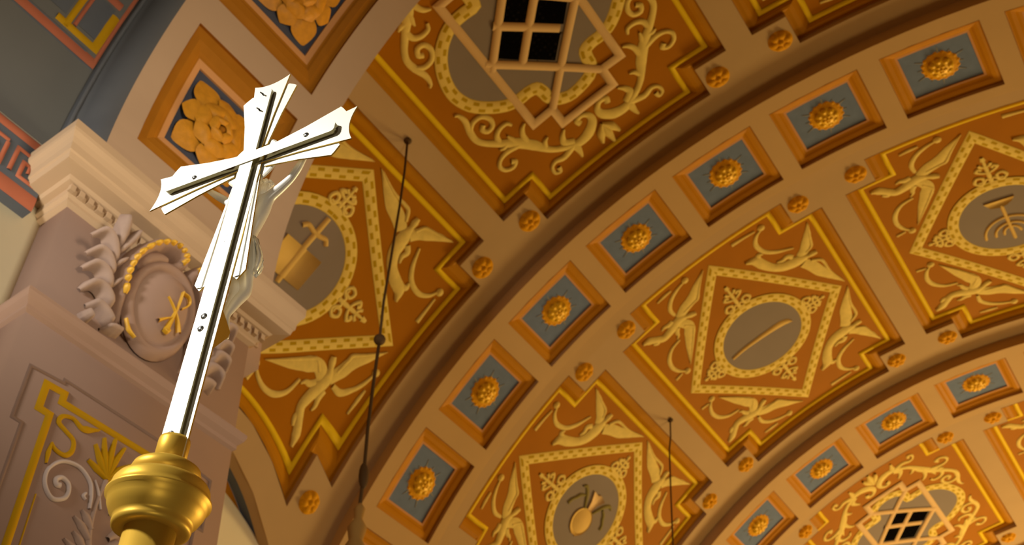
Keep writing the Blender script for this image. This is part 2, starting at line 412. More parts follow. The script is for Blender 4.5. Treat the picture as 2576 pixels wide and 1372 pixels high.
def shared(key, fn, name, mats, parent, smooth=True):
    if key not in CACHE:
        m = MB(); fn(m); CACHE[key] = m.mesh(name, mats, smooth)
    o = bpy.data.objects.new(name, CACHE[key]); COL.objects.link(o); o.parent = parent; return o
def disc(mb, r, mp, h, n=48):
    c = mb.add(mp(0, 0, h)); prev = None
    for rr in (r * .35, r * .7, r):
        ring = [mb.add(mp(rr * cos(2 * pi * k / n), rr * sin(2 * pi * k / n), h)) for k in range(n)]
        for k in range(n):
            if prev is None: mb.face((c, ring[k], ring[(k + 1) % n]))
            else: mb.face((prev[k], ring[k], ring[(k + 1) % n], prev[(k + 1) % n]))
        prev = ring
def panel_root(b, k, label, group):
    t = TP0 + DP * k
    return thing('ceiling_panel', label, 'ceiling panel', vault(t, YC[b], RF), (0, t, 0), group)
def panel_frame(root, key, mp):
    def mould(m):
        L = [(OUT, .083), (OUT, .034), (lerp_poly(OUT, LIN, .12), .032), (lerp_poly(OUT, LIN, .32), .037), (lerp_poly(OUT, LIN, .54), .031), (lerp_poly(OUT, LIN, .70), .017), (lerp_poly(OUT, LIN, .76), .008), (lerp_poly(OUT, LIN, .82), 0.)]
        loft(m, L, mp, mis=[1] + [0] * 6)
    shared(key + 'field', lambda m: field(m, mp, PA * RF - .02, PB - .02, NA * RF, NB), 'painted_field', ochre, root)
    shared(key + 'mould', mould, 'moulding', [brown, tan], root, False)
    shared(key + 'line', lambda m: ribbon(m, LIN, .042, mp, .003, .016, closed=True, smooth=False, step=.1), 'border_line', line_y, root)
def emblem_staff(m, mp):
    ribbon(m, [(-.35, .012), (-.22, .0), (-.1, .0), (.06, .003), (.2, .008), (.27, .028), (.31, .053)], [.03, .04, .046, .06, .075, .06, .006], mp, .006, .02)
def emblem_menorah(m, mp):
    poly(m, [(-.135, -.25), (.115, -.253), (.085, -.208), (.04, -.175), (-.015, -.158), (-.095, -.178)], mp, .018, .004)
    ribbon(m, [(-.009, -.18), (-.008, .05), (-.008, .28)], .032, mp, .006, .02)
    for r in (.225, .14, .07):
        c = .20
        ribbon(m, [(-.008 + r * cos(a), c - r * .98 * sin(a) * (1.0 if r > .1 else 1.3)) for a in [pi * i / 10 for i in range(11)]], .026, mp, .006, .018, n=3)
def emblem_sword(m, mp):
    poly(m, [(.108, -.168), (.112, .178), (-.150, .172), (-.156, -.172)], mp, .018, .004)
    ribbon(m, [(-.153, .0), (.11, .0)], .05, mp, .018, .026, mi=0)
    ribbon(m, [(.11, -.002), (.25, 0), (.385, 0)], [.046, .046, .042], mp, .006, .02)
    ribbon(m, [(-.152, .0), (-.2, .006)], [.05, .04], mp, .006, .02)
    ribbon(m, [(.222, -.125), (.254, -.09), (.243, -.03), (.243, .03), (.254, .09), (.222, .125)], .038, mp, .006, .022)
def emblem_fruit(m, mp):
    pts = [(-.078 + .132 * cos(a) * (1 + (.10 if cos(a) < -.6 else 0)), -.004 + .132 * sin(a)) for a in [2 * pi * i / 28 for i in range(28)]]
    poly(m, pts, mp, .018, .004, 0)
    dot(m, (-.078, -.004), .12, mp, .018, .04, 0, 20)
    poly(m, [(-.20, -.06), (-.225, -.035), (-.205, .0), (-.23, .03), (-.20, .055), (-.17, 0)], mp, .016, .004, 0)
    poly(m, [(.045, -.03), (.12, -.045), (.215, -.092), (.205, -.02), (.225, .02), (.195, .108), (.12, .05), (.045, .03)], mp, .022, .004, 1)
    for s in (1, -1):
        ribbon(m, [(.03, s * .06), (.09, s * .10), (.16, s * .15), (.20, s * .21), (.18, s * .25)], [.02, .035, .045, .04, .015], mp, .006, .02, mi=2)
        ribbon(m, [(.13, s * .16), (.10, s * .21), (.06, s * .235), (.02, s * .27), (-.03, s * .285)], [.025, .04, .035, .03, .04], mp, .006, .02, mi=2)
def angel_panel(b, k, label, emblem, group='painted angel panels of the vault', warp=False):
    root = panel_root(b, k, label, group); mp = pmap(warp); key = 'w' if warp else 'p'
    panel_frame(root, key, mp)
    shared(key + 'rh', lambda m: ribbon(m, [(-.803, .0), (0, -1.05), (.803, 0), (0, 1.05)], .096, mp, .002, .010, closed=True, smooth=False, step=.07), 'rhombic_frame', ropem, root)
    shared(key + 'disc', lambda m: disc(m, .41, mp, .005), 'medallion', greym, root)
    shared(key + 'ring', lambda m: ribbon(m, [(.447 * cos(2 * pi * i / 48), .447 * sin(2 * pi * i / 48)) for i in range(48)], .096, mp, .006, .012, closed=True, smooth=False, step=.2), 'medallion_ring', ropem, root)
    for s in (-1, 1):
        shared(key + 'al%d' % s, lambda m: angel_low(m, s, mp), 'angel', [wing], root)
        shared(key + 'ah%d' % s, lambda m: angel_high(m, s, mp), 'angel', [wing], root)
        for ax in 'uv': shared(key + 'fl%s%d' % (ax, s), lambda m: fleur(m, ax, s, mp), 'palmette', [acan], root)
    if emblem:
        m = MB(); emblem(m, mp); m.build('emblem', [bookm, barm, greend], root)
    return root
angel_panel(1, -1, 'ochre ceiling panel painted with a sword through a book, behind the cross', emblem_sword, warp=True)
angel_panel(2, -1, 'ochre ceiling panel painted with a round pomegranate, cut by the bottom edge', emblem_fruit)
angel_panel(2, 0, 'whole ochre ceiling panel painted with one slanting staff in its oval', emblem_staff)
angel_panel(2, 1, 'ochre ceiling panel painted with an upturned menorah, cut by the right edge', emblem_menorah)
angel_panel(1, 1, 'tip of an ochre ceiling panel at the top edge, right of the large grille', None)
angel_panel(3, 1, 'sliver of an ochre ceiling panel at the right edge above the small grille', None)

def scroll_quadrant(m, su, sv, mp):
    a = lambda p: [(su * x, sv * y) for x, y in p]
    R = lambda p, w, h=.022, n=5: ribbon(m, a(p), w, mp, .003, h * .6, n=n)
    R([(-.129, .907), (-.14, .866), (-.085, .855), (-.04, .895), (-.05, .96), (-.125, 1.02), (-.222, 1.035), (-.314, 1.0), (-.402, .944), (-.461, .878), (-.51, .79), (-.60, .675), (-.70, .58), (-.785, .49), (-.82, .42), (-.815, .337), (-.79, .24), (-.80, .17), (-.825, .15)],
      [.05, .045, .04, .05, .075, .09, .075, .055, .05, .055, .085, .085, .06, .05, .05, .055, .045, .03, .02])
    R([(-.81, .337), (-.755, .293), (-.68, .30), (-.64, .36), (-.655, .42), (-.71, .432), (-.735, .39), (-.705, .365)], [.03, .04, .04, .04, .04, .04, .04, .04], n=3)
    R([(-.70, .58), (-.685, .515), (-.635, .483), (-.568, .486), (-.543, .526)], [.05, .045, .04, .035, .025])
    R([(-.54, .735), (-.528, .66), (-.502, .613), (-.46, .585)], [.06, .045, .04, .02])
    R([(-.60, .68), (-.612, .62), (-.62, .57)], [.05, .045, .015])
    R([(-.60, .70), (-.70, .676), (-.777, .688), (-.817, .73), (-.80, .786), (-.743, .814), (-.70, .79), (-.725, .765)], [.05, .045, .035, .035, .035, .035, .04, .045], n=4)
    R([(-.27, 1.02), (-.385, 1.052), (-.46, 1.03), (-.512, 1.053), (-.519, 1.11), (-.48, 1.13), (-.47, 1.09)], [.06, .05, .04, .03, .03, .03, .04], n=4)
    R([(-.25, 1.0), (-.315, .95), (-.30, .896), (-.256, .852)], [.06, .06, .045, .02])
    R([(-.26, 1.04), (-.265, 1.112), (-.275, 1.155)], [.07, .04, .02])
    R([(-.46, .88), (-.43, .83), (-.39, .81)], [.05, .04, .02])
    R([(-.66, .62), (-.70, .63), (-.735, .62)], [.05, .04, .015])
def grille_panel(b, k, label):
    root = panel_root(b, k, label, 'ceiling panels with a ventilation grille'); mp = pmap(); panel_frame(root, 'p', mp)
    Q = [(-.215, -.40), (-.30, -.402), (-.39, -.40), (-.48, -.375), (-.585, -.305), (-.665, -.205), (-.715, -.085), (-.728, .04), (-.685, .175), (-.595, .283), (-.485, .368), (-.385, .40), (-.30, .402), (-.228, .423), (-.205, .485), (-.195, .55), (-.135, .62), (-.03, .653)]
    half = Q[:]; full = half + [(-x, y) for x, y in half[::-1][1:]]          # left and upper lobes
    lower = [(x, -y) for x, y in ((.205, .485), (.195, .55), (.135, .62), (.0, .653), (-.135, .62), (-.195, .55), (-.205, .485))]
    loop = full + lower
    def ground(m):
        pts = [(x * .97, y * .97) for x, y in loop]; c = m.add(mp(0, 0, .004)); idx = []
        rows = [[m.add(mp(x * s, y * s, .004)) for x, y in pts] for s in (.33, .66, 1.)]
        N = len(pts)
        for i in range(N):
            m.face((c, rows[0][i], rows[0][(i + 1) % N]))
            for A, B in zip(rows, rows[1:]): m.face((A[i], A[(i + 1) % N], B[(i + 1) % N], B[i]))
    shared('qground', ground, 'grey_ground', greym, root)
    shared('quatre', lambda m: ribbon(m, loop, .10, mp, .005, .013, closed=True, n=3), 'quatrefoil_frame', ropem, root)
    FR = [(-.41, -.565), (-.22, -.565), (-.22, -.745), (.24, -.745), (.24, -.585), (.41, -.585), (.41, .635), (.243, .635), (.243, .80), (-.23, .80), (-.23, .645), (-.41, .645)]
    shared('qlat', lambda m: ribbon(m, FR,   .066, mp, .010, .022, closed=True, smooth=False, step=.15), 'lattice_frame', barm, root)
    bars = [((.24, -.585), (-.41, .08)), ((.41, .01), (-.23, .645)), ((-.22, -.565), (.41, .06)), ((-.41, .0), (.243, .635)), ((.16, -.17), (-.20, .19)), ((-.20, -.19), (.17, .15))]
    for i, (p, q) in enumerate(bars):
        shared('qbar%d' % i, lambda m: ribbon(m, [p, q],   .064, mp, .012, .024, smooth=False, step=.2), 'lattice_bar', barm, root)
    cells = [[(-.20, -.148), (-.052, -.008), (-.204, .142), (-.35, -.006)], [(-.01, .04), (.155, .188), (.006, .338), (-.15, .186)], [(.0, -.31), (.142, -.178), (.0, -.045), (-.146, -.19)], [(.185, -.13), (.335, .01), (.21, .145), (.05, -.008)]]
    for i, c in enumerate(cells):
        shared('qcell%d' % i, lambda m: poly(m, c, mp, .009, .002), 'mesh_opening', mesh_d, root, False)
    for su in (1, -1):
        for sv in (1, -1): shared('scr%d%d' % (su, sv), lambda m: scroll_quadrant(m, su, sv, mp), 'acanthus_scroll', acan, root)
    for sv in (1, -1):
        def shell(m):
            for ang, L in ((0, .2), (.5, .17), (-.5, .17)):
                ribbon(m, [(0, sv * 1.02), (.10 * sin(ang), sv * (1.02 + L * .5 * cos(ang))), (.17 * sin(ang), sv * (1.02 + L * cos(ang)))], [.02, .075, .03], mp, .004, .026)
        shared('shell%d' % sv, shell, 'shell', acan, root)
    return root
grille_panel(1, 0, 'large ochre ceiling panel with a dark lattice grille, at the top middle')
grille_panel(3, 0, 'small ochre ceiling panel with a dark lattice grille, at the lower right corner')

# ------------------------------------------------------------------ rosette coffers of the ribs
RC = 5.065
def cmap(u, v, h): return ((RC - h) * sin(u / RC), v, (RC - h) * cos(u / RC) - RC)
def rect(a, b): return [(-a, -b), (a, -b), (a, b), (-a, b)]
CA, CB = HC * RC, .3264
def cof_frame(m):
    O, I2 = rect(CA, CB), rect(.268, .232)
    loft(m, [(O, .067), (O, .032), (lerp_poly(O, I2, .10), .031), (lerp_poly(O, I2, .32), .036), (lerp_poly(O, I2, .62), .030), (lerp_poly(O, I2, .8), .018), (I2, .013)], cmap, mis=[1] + [0] * 5)
def cof_fillet(m): loft(m, [(rect(.268, .232), .013), (rect(.252, .216), .012), (rect(.252, .216), 0)], cmap)
def cof_back(m):
    idx = [[m.add(cmap(-.262 + .524 * i / 6, -.226 + .452 * j / 2, 0)) for j in range(3)] for i in range(7)]
    for i in range(6):
        for j in range(2): m.face((idx[i][j], idx[i + 1][j], idx[i + 1][j + 1], idx[i][j + 1]))
def petal_rose(m, mp, rings, base, bud, mi=0):
    for r0, r1, n, ph, h, w in rings:
        for k in range(n):
            a = ph + 2 * pi * k / n; ca, sa = cos(a), sin(a)
            T = lambda t: (ca * t, sa * t)
            ribbon(m, [T(r0), T(r0 + (r1 - r0) * .35), T(r0 + (r1 - r0) * .7), T(r1)], [w * .6, w, w * .92, w * .3], mp, base, h, n=3, mi=mi)
    dot(m, (0, 0), bud[0], mp, base, bud[1], mi, 12)
def lobes(m, mp, n, r, rl, h0, h1, ph=0):
    for k in range(n): dot(m, (r * cos(ph + 2 * pi * k / n), r * sin(ph + 2 * pi * k / n)), rl, mp, h0, h1, 0, 8)
def cof_rose_out(m):
    dot(m, (0, 0), .132, cmap, .002, .030, 0, 28)
    lobes(m, cmap, 16, .122, .020, .000, .010)
def cof_rose_in(m):
    dot(m, (0, 0), .092, cmap, .020, .052, 0, 22)
    lobes(m, cmap, 8, .064, .028, .030, .050); lobes(m, cmap, 5, .028, .020, .045, .060, .4); dot(m, (0, 0), .016, cmap, .050, .066, 0, 8)
def cof_rays(m):
    for k in range(12):
        a = 2 * pi * k / 12 + .13; L = .20 if k % 2 else .165
        ribbon(m, [(.12 * cos(a), .12 * sin(a)), (L * cos(a), L * sin(a) * .92)], [.02, .003], cmap, .001, .004)
def coffer(i, k, label):
    t = TC0 + DC * k
    root = thing('rosette_coffer', label, 'coffer', vault(t, RIBY[i] + .465, RC), (0, t, 0), 'blue rosette coffers on the ribs')
    shared('cofb', cof_back, 'blue_ground', blue, root); shared('coff', cof_frame, 'coffer_frame', [cof_o, tan_rib], root, False); shared('cofl', cof_fillet, 'fillet', cof_t, root, False)
    shared('cofr', cof_rays, 'rays', ray_m, root)['kind'] = 'stuff'
    ro = shared('cofo', cof_rose_out, 'rosette', gold_d, root); shared('cofi', cof_rose_in, 'flower_heart', gold, ro)
    return root
ORD = ['first', 'second', 'third', 'fourth', 'fifth', 'sixth', 'seventh', 'eighth', 'ninth', 'tenth']
for j, k in enumerate(KR[1]): coffer(1, k, '%s blue rosette coffer from the lower left end of the long front rib' % ORD[j])
for j, k in enumerate(KR[2]): coffer(2, k, '%s blue rosette coffer from the left end of the short rear rib, lower right' % ORD[j])

# ------------------------------------------------------------------ small gold bosses in the notches
def bmap(u, v, h): return ((RS - h) * sin(u / RS), v, (RS - h) * cos(u / RS) - RS)
def boss_m(m):
    dot(m, (0, 0), .098, bmap, -.002, .034, 0, 20)
    lobes(m, bmap, 6, .050, .040, .010, .038); dot(m, (0, 0), .026, bmap, .03, .048, 0, 8)
PN = {(1, -1): 'sword panel', (1, 0): 'large grille panel', (1, 1): 'panel tip at the top edge', (2, -1): 'pomegranate panel', (2, 0): 'staff panel', (2, 1): 'menorah panel', (3, 0): 'small grille panel', (3, 1): 'panel sliver at the right edge'}
VIS = [(1, -1, 1, 1), (1, -1, 1, -1), (1, 0, 1, 1), (1, 0, 1, -1), (1, 1, 1, -1), (2, -1, -1, 1), (2, -1, 1, 1), (2, 0, -1, -1), (2, 0, -1, 1), (2, 0, 1, 1), (2, 0, 1, -1), (2, 1, -1, -1), (2, 1, 1, -1), (3, 0, -1, -1), (3, 0, -1, 1), (3, 0, 1, 1), (3, 1, -1, -1)]
CN = {(-1, -1): 'left', (-1, 1): 'top', (1, 1): 'right', (1, -1): 'bottom'}
for b, k, sv, su in VIS:
    t = TP0 + DP * k + su * .1785; y = YC[b] + sv * 1.232
    if (b, k, sv, su) == (1, -1, 1, -1): t = -.945; y = 4.60
    o = thing('ceiling_boss', 'small gold boss in the %s notch of the %s' % (CN[sv, su], PN[b, k]), 'boss', vault(t, y, RS), (0, t, 0), 'gold bosses at the panel notches')
    shared('boss', boss_m, 'flower', gold_d, o)

# ------------------------------------------------------------------ lunette below the first bay
lun = MB(); NY = 28
def lcurve(y): t = sword_warp(-.943, y); return (AX + RS * sin(t), AZ + RS * cos(t))
def lband(x0, x1, d0, d1):
    m = MB(); rows = []
    for i in range(NY + 1):
        y = 2.35 + (4.97 - 2.35) * i / NY; cx_, cz_ = lcurve(y)
        rows.append((m.add((cx_ - x0, y, cz_ + d0)), m.add((cx_ - x1, y, cz_ + d1))))
    for a, b in zip(rows, rows[1:]): m.face((a[0], a[1], b[1], b[0]))
    return m
lt = struct(lband(0, .09, 0, 0), 'trim_4', tan)
spart(lband(.09, .10, 0, .04), 'edge', tan, lt); spart(lband(.10, .185, .04, .05), 'blue_band', blue, lt); spart(lband(.185, .26, .045, .0), 'orange_band', cof_o, lt); spart(lband(.26, .36, 0, 0), 'inner_band', tan, lt)
m = MB(); p0 = [m.add((-5.0, 2.35 + 2.62 * i / NY, 0)) for i in range(NY + 1)]; p1 = [m.add((lcurve(2.35 + 2.62 * i / NY)[0] * 0 - 4.78, 2.35 + 2.62 * i / NY, lcurve(2.35 + 2.62 * i / NY)[1] + .02)) for i in range(NY + 1)]
for i in range(NY): m.face((p0[i], p0[i + 1], p1[i + 1], p1[i]))
struct(m, 'wall_left_choir', cream)
m = MB(); box(m, -5.3, -4.62, 4.95, 5.84, 0, AZ + 5.0 * cos(1.09)); struct(m, 'wall_left_pier', tan_rib)
m = MB(); box(m, -5.2, -4.7, 5.84, 20.2, 0, AZ + 5.11 * cos(1.02) + .02); struct(m, 'wall_left_far', tan)
m = MB(); box(m, 4.05, 4.5, 2.3, 20.2, 0, AZ + 5.11 * cos(1.05) + .03); struct(m, 'wall_right', tan)
m = MB(); box(m, -5.3, 4.6, 20.2, 20.4, 0, 8.6); struct(m, 'wall_back', tan)

# ------------------------------------------------------------------ near arch, near vault and its walls
RA, RN = 2.58, 2.74
def arc(t, y, r): return (BX + r * sin(t), y, BZ + r * cos(t))
AK = [-74.7, -51.15, -27.6]; AH = 9.68; AYC, AYH = 1.825, .366
def arch_soffit():
    m = MB(); ts = {-90., 90.}
    for c in AK: ts |= {c - AH, c + AH}
    ts = sorted(ts); tt = []
    for a, c in zip(ts, ts[1:]):
        n = max(1, int((c - a) / 2.5)); tt += [a + (c - a) * i / n for i in range(n)]
    tt.append(90.); ys = [1.335, AYC - AYH, AYC + AYH, 2.392]
    for i in range(len(tt) - 1):
        tm = (tt[i] + tt[i + 1]) / 2; a, c = math.radians(tt[i]), math.radians(tt[i + 1])
        for j in range(3):
            if j == 1 and any(abs(tm - q) < AH for q in AK): continue
            m.face([m.add(arc(t, y, RA)) for t, y in ((a, ys[j]), (c, ys[j]), (c, ys[j + 1]), (a, ys[j + 1]))])
    return m
ta = struct(arch_soffit(), 'trim_5', tan_n)
m = MB(); n = 72
rows = []
for i in range(n + 1):
    t = -pi / 2 + pi * i / n
    rows.append([m.add(arc(t, y, r)) for r, y in ((RA, 1.335), (RA + .003, 1.315), (RA + .010, 1.295), (RA + .024, 1.272), (RA + .048, 1.25), (RA + .085, 1.232), (RA + .125, 1.222), (RA + .137, 1.205), (RN + .01, 1.195))])
for a, b in zip(rows, rows[1:]):
    for j in range(8): m.face((a[j], a[j + 1], b[j + 1], b[j]))
spart(m, 'arch_face', arch_g, ta)
m = MB(); tube(m, [arc(-pi / 2 + pi * i / 60, 1.208, RA + .132) for i in range(61)], .011, 6); spart(m, 'arch_bead', arch_g, ta)
m = MB(); rows = [[m.add(arc(-pi / 2 + pi * i / n, 2.392, r)) for r in (RA, 4.2)] for i in range(n + 1)]
for a, b in zip(rows, rows[1:]): m.face((a[0], b[0], b[1], a[1]))
spart(m, 'arch_back', tan, ta)
def cyl_patch(r, t0, t1, y0, y1, n, k=1):
    m = MB(); rows = [[m.add(arc(t0 + (t1 - t0) * i / n, y0 + (y1 - y0) * j / k, r)) for j in range(k + 1)] for i in range(n + 1)]
    for a, b in zip(rows, rows[1:]):
        for j in range(k): m.face((a[j], b[j], b[j + 1], a[j + 1]))
    return m
nv = struct(cyl_patch(RN, -pi / 2, pi / 2, -2.4, 1.28, 60), 'ceiling', near_g)
def nmap(s, y, h): t = s / RN; return arc(t, y, RN - h)
def ntrim(pts, w, mt, name, h=.006, par=nv):
    m = MB(); ribbon(m, pts, w, nmap, .001, h, smooth=False, step=.1); return m.build(name, mt, par, True, (0, 0, 0))
ntrim([(-3.662, -.8), (-3.662, 1.192)], .060, red_p, 'red_border')
ntrim([(-3.66, 1.184), (-2.9, 1.184)], .020, red_p, 'red_line')
ntrim([(-3.700, -.8), (-3.700, 1.19)], .012, slate, 'slate_line', .004)  # thin slate lines along both edges of the red border
ntrim([(-3.634, -.8), (-3.634, 1.125)], .010, slate, 'slate_line', .008)
ntrim([(-3.583, .93), (-3.583, 1.15), (-3.34, 1.153)], .044, gold_p, 'gold_fret', .009)
ntrim([(-3.60, .985), (-3.30, .988), (-3.0, .99)], .032, gold_p, 'gold_fret', .010)
ntrim([(-3.56, 1.018), (-3.0, 1.022)], .020, red_p, 'red_fret', .009)
ntrim([(-3.272, .93), (-3.272, 1.15)], .048, red_p, 'red_fret', .010)
ntrim([(-3.54, 1.08), (-3.31, 1.08)], .11, slate, 'slate_square', .004)
ntrim([(-3.54, .87), (-3.1, .87)], .18, slate, 'slate_square', .004)
XW = -2.87
m = MB(); box(m, XW - .2, XW, -2.4, 1.30, 0, BZ); wl = struct(m, 'wall_left', cream)
def wmap(y, z, h): return (XW + .05 + h, y, z + H)
fr = MB(); box(fr, XW, XW + .05, -2.4, 1.20, 3.345 + H, 3.73 + H); spart(fr, 'frieze_ground', slate, wl, False)
for z, w in ((3.39, .085), (3.70, .05)):
    m = MB(); ribbon(m, [(-2.4, z), (1.20, z)], w, wmap, .001, .006, smooth=False, step=.4); spart(m, 'red_band', red_p, wl)
for q in range(6):
    y = 1.17 - q * .165
    m = MB(); ribbon(m, [(y, 3.605), (y, 3.475), (y - .075, 3.475), (y - .075, 3.565), (y - .042, 3.565), (y - .042, 3.515)], .020, wmap, .001, .008, smooth=False, step=.05); spart(m, 'key_meander', red_p, wl)
    m = MB(); ribbon(m, [(y, 3.62), (y - .118, 3.62), (y - .118, 3.47)], .020, wmap, .001, .008, smooth=False, step=.05); spart(m, 'key_meander', red_p, wl)
m = MB(); box(m, 2.80, 3.0, -2.4, 1.28, 0, BZ); struct(m, 'wall_right_near', cream)
m = MB(); box(m, 2.45, 4.2, 1.28, 2.39, 0, BZ); struct(m, 'wall_right_pier', pil_m)
m = MB(); box(m, -6, 5, -6, 20.4, -.1, 0); struct(m, 'floor', stone)

# arch coffers with big roses
RCA = 2.635
def amap(u, v, h): return ((RCA - h) * sin(u / RCA), v, (RCA - h) * cos(u / RCA) - RCA)
ACA, ACB = math.radians(AH) * RCA, AYH
def acf(m):
    O, I2 = rect(ACA, ACB), rect(.300, .262)
    loft(m, [(O, .056), (O, .034), (lerp_poly(O, I2, .14), .036), (lerp_poly(O, I2, .45), .040), (lerp_poly(O, I2, .8), .030), (lerp_poly(O, I2, .9), .022), (I2, .020)], amap, .08)
def acl(m): loft(m, [(rect(.300, .262), .020), (rect(.262, .228), .014), (rect(.262, .228), 0)], amap, .08)
def acb(m):
    idx = [[m.add(amap(-.29 + .58 * i / 8, -.25 + .25 * j, 0)) for j in range(3)] for i in range(9)]
    for i in range(8):
        for j in range(2): m.face((idx[i][j], idx[i + 1][j], idx[i + 1][j + 1], idx[i][j + 1]))
def petal(L, w, lift, tipdrop, n=9, k=6, cup=.006, split=.5):
    """one carved petal lying along +u, widening and closing to a point"""
    m = MB(); rows = []
    for i in range(n + 1):
        t = i / n; x = L * t
        ww = w * (.55 + .45 * sin(pi / 2 * t / split)) if t < split else w * max(.02, 1 - ((t - split) / (1 - split)) ** 1.7)
        rows.append([m.add((x, ww * (2 * j / k - 1), -(lift * sin(pi * (.22 + .70 * t)) * (1 - tipdrop * t) + cup * (1 - (2 * j / k - 1) ** 2) * (1 - t) - .002))) for j in range(k + 1)])
    for a, b in zip(rows, rows[1:]):
        for j in range(k): m.face((a[j], a[j + 1], b[j + 1], b[j]))
    return m.mesh('petal', rose_o)
PT_BIG = petal(.185, .085, .030, .5); PT_SM = petal(.120, .066, .034, .3, split=.62); PT_MID = petal(.100, .070, .036, .05, cup=.016, split=.6); PT_IN = petal(.058, .046, .034, 0., cup=.012, split=.6)
def arch_coffer(c, label):
    t = math.radians(c)
    root = thing('rose_coffer', label, 'coffer', arc(t, AYC, RCA), (0, t, 0), 'rose coffers of the near arch')
    shared('acb', acb, 'slate_ground', blue_d, root); shared('acf', acf, 'coffer_frame', cof_n, root, False); shared('acl', acl, 'fillet', cof_t, root, False)
    def core(m):
        mp = lambda u, v, h: (u, v, -h)
        dot(m, (0, 0), .185, mp, .0, .034, 0, 24, .165); dot(m, (0, 0), .085, mp, .025, .060, 0, 20); dot(m, (0, 0), .026, mp, .055, .086, 0, 12)
    ro = shared('arose', core, 'rose', rose_d, root)
    def pet(me, a, r, z):
        o = bpy.data.objects.new('petal', me); COL.objects.link(o); o.parent = ro; o.location = (r * cos(a), r * sin(a), -z); o.rotation_euler = (0, 0, a)
    ca = math.atan2(.2, .23)
    for a in (ca, pi - ca, pi + ca, -ca): pet(PT_BIG, a, .105, .006)
    for a in (0, pi / 2, pi, -pi / 2): pet(PT_SM, a, .105, .012)
    for i in range(7): pet(PT_MID, .3 + i * 2 * pi / 7, .062, .024)
    for i in range(5): pet(PT_IN, .9 + i * 2 * pi / 5, .022, .048)
    return root
arch_coffer(AK[0], 'slate blue coffer with a big carved ochre rose, directly behind the cross top')
arch_coffer(AK[1], 'slate blue coffer with a big carved ochre rose, cut by the top edge')

# ------------------------------------------------------------------ pilaster, cornice, cartouche
XP = -2.71; Y0, Y1 = 1.277, 2.303
m = MB(); box(m, -3.0, XP, Y0, Y1, 0, 3.43 + H); pil = struct(m, 'wall_left_pilaster', pil_m)
m = MB(); box(m, -4.9, -2.72, Y0 + .02, 2.39, 3.3 + H, 3.75 + H); box(m, -4.9, -2.95, Y0 + .02, 2.39, 0, 3.6 + H); struct(m, 'wall_left_corner', pil_m)
def ymap(y, z, h): return (XP + h, y, z + H)
def wrap_profile(prof, x0, ya, yb):
    """moulding running round three sides of the pilaster; profile of (offset, z)"""
    mb = MB(); rows = []
    for d, z in prof: rows.append([mb.add(p) for p in ((x0 - .55, ya - d, z + H), (x0 + d, ya - d, z + H), (x0 + d, yb + d, z + H), (x0 - .55, yb + d, z + H))])
    for a, b in zip(rows, rows[1:]):
        for j in range(3): mb.face((a[j], a[j + 1], b[j + 1], b[j]))
    mb.face(rows[-1]); mb.face(rows[0][::-1]); return mb
cor = wthing('cornice', 'projecting moulded cornice with a dentil row on the brown pilaster', 'cornice', (XP, 1.79, 3.6 + H))
wpart(wrap_profile([(.0, 3.375), (.022, 3.385), (.022, 3.40), (.035, 3.41), (.035, 3.445), (.06, 3.45), (.072, 3.462), (.128, 3.468), (.135, 3.497), (.142, 3.502), (.146, 3.54), (.155, 3.565), (.168, 3.585), (.172, 3.60), (.172, 3.645), (.02, 3.66)], XP, Y0, Y1), 'moulded_course', corn_m, cor, False)
m = MB(); box(m, -.0105, .0105, -.0115, .0115, -.0165, .0165); dme = m.mesh('dentil', corn_m, False)
nd = 25
for i in range(nd):
    o = bpy.data.objects.new('dentil', dme); COL.objects.link(o); o.parent = cor; o.location = (.045, Y0 - .03 + (Y1 - Y0 + .06) * i / (nd - 1) - 1.79, 3.426 - 3.6)
for i in range(6):
    o = bpy.data.objects.new('dentil', dme); COL.objects.link(o); o.parent = cor; o.location = (-.01 - i * .043, Y1 + .045 - 1.79, 3.426 - 3.6)
spart(wrap_profile([(.0, 2.77), (.012, 2.78), (.012, 2.80), (.03, 2.82), (.038, 2.84), (.038, 2.855), (.0, 2.875)], XP, Y0, Y1), 'band_moulding', pil_m, pil, False)
# gilded panel on the shaft, the shade of its sunk edge painted on
def pl(pts, w, mt, name, h=.010, par=pil, smooth=False):
    m = MB(); ribbon(m, pts, w, ymap, .001, h, smooth=smooth, step=.15); return spart(m, name, mt, par)
recess_shade = mat('recess_shade', (122, 96, 80), .8)  # dark band colour standing in for the shaded recess edge
YM = 1.791
def both(f):
    f(1); f(-1)
pl([(1.40, .3), (1.40, 2.34), (1.362, 2.34), (1.362, 2.57), (1.50, 2.585), (1.50, 2.60), (2.08, 2.60), (2.08, 2.585), (2.22, 2.57), (2.22, 2.34), (2.18, 2.34), (2.18, .3)], .014, recess_shade, 'painted_recess_edge', .004)
pl([(1.482, .3), (1.486, 2.43), (1.440, 2.43), (1.440, 2.54), (1.515, 2.545), (1.515, 2.505), (2.067, 2.515), (2.067, 2.55), (2.142, 2.545), (2.142, 2.43), (2.096, 2.43), (2.096, .3)], .030, gold_p, 'gold_frame')
pl([(1.529, .3), (1.527, 2.12)], .006, gold_p, 'gold_thread', .005)
gt = wthing('grotesque', 'gold palmette and pale scrolls painted in the gold frame of the pilaster', 'wall painting', (XP, YM, 2.2 + H))
def gp(pts, w, mt, name, h=.010, par=None):
    m = MB(); ribbon(m, pts, w, ymap, .002, h, smooth=True); return wpart(m, name, mt, par or gt)
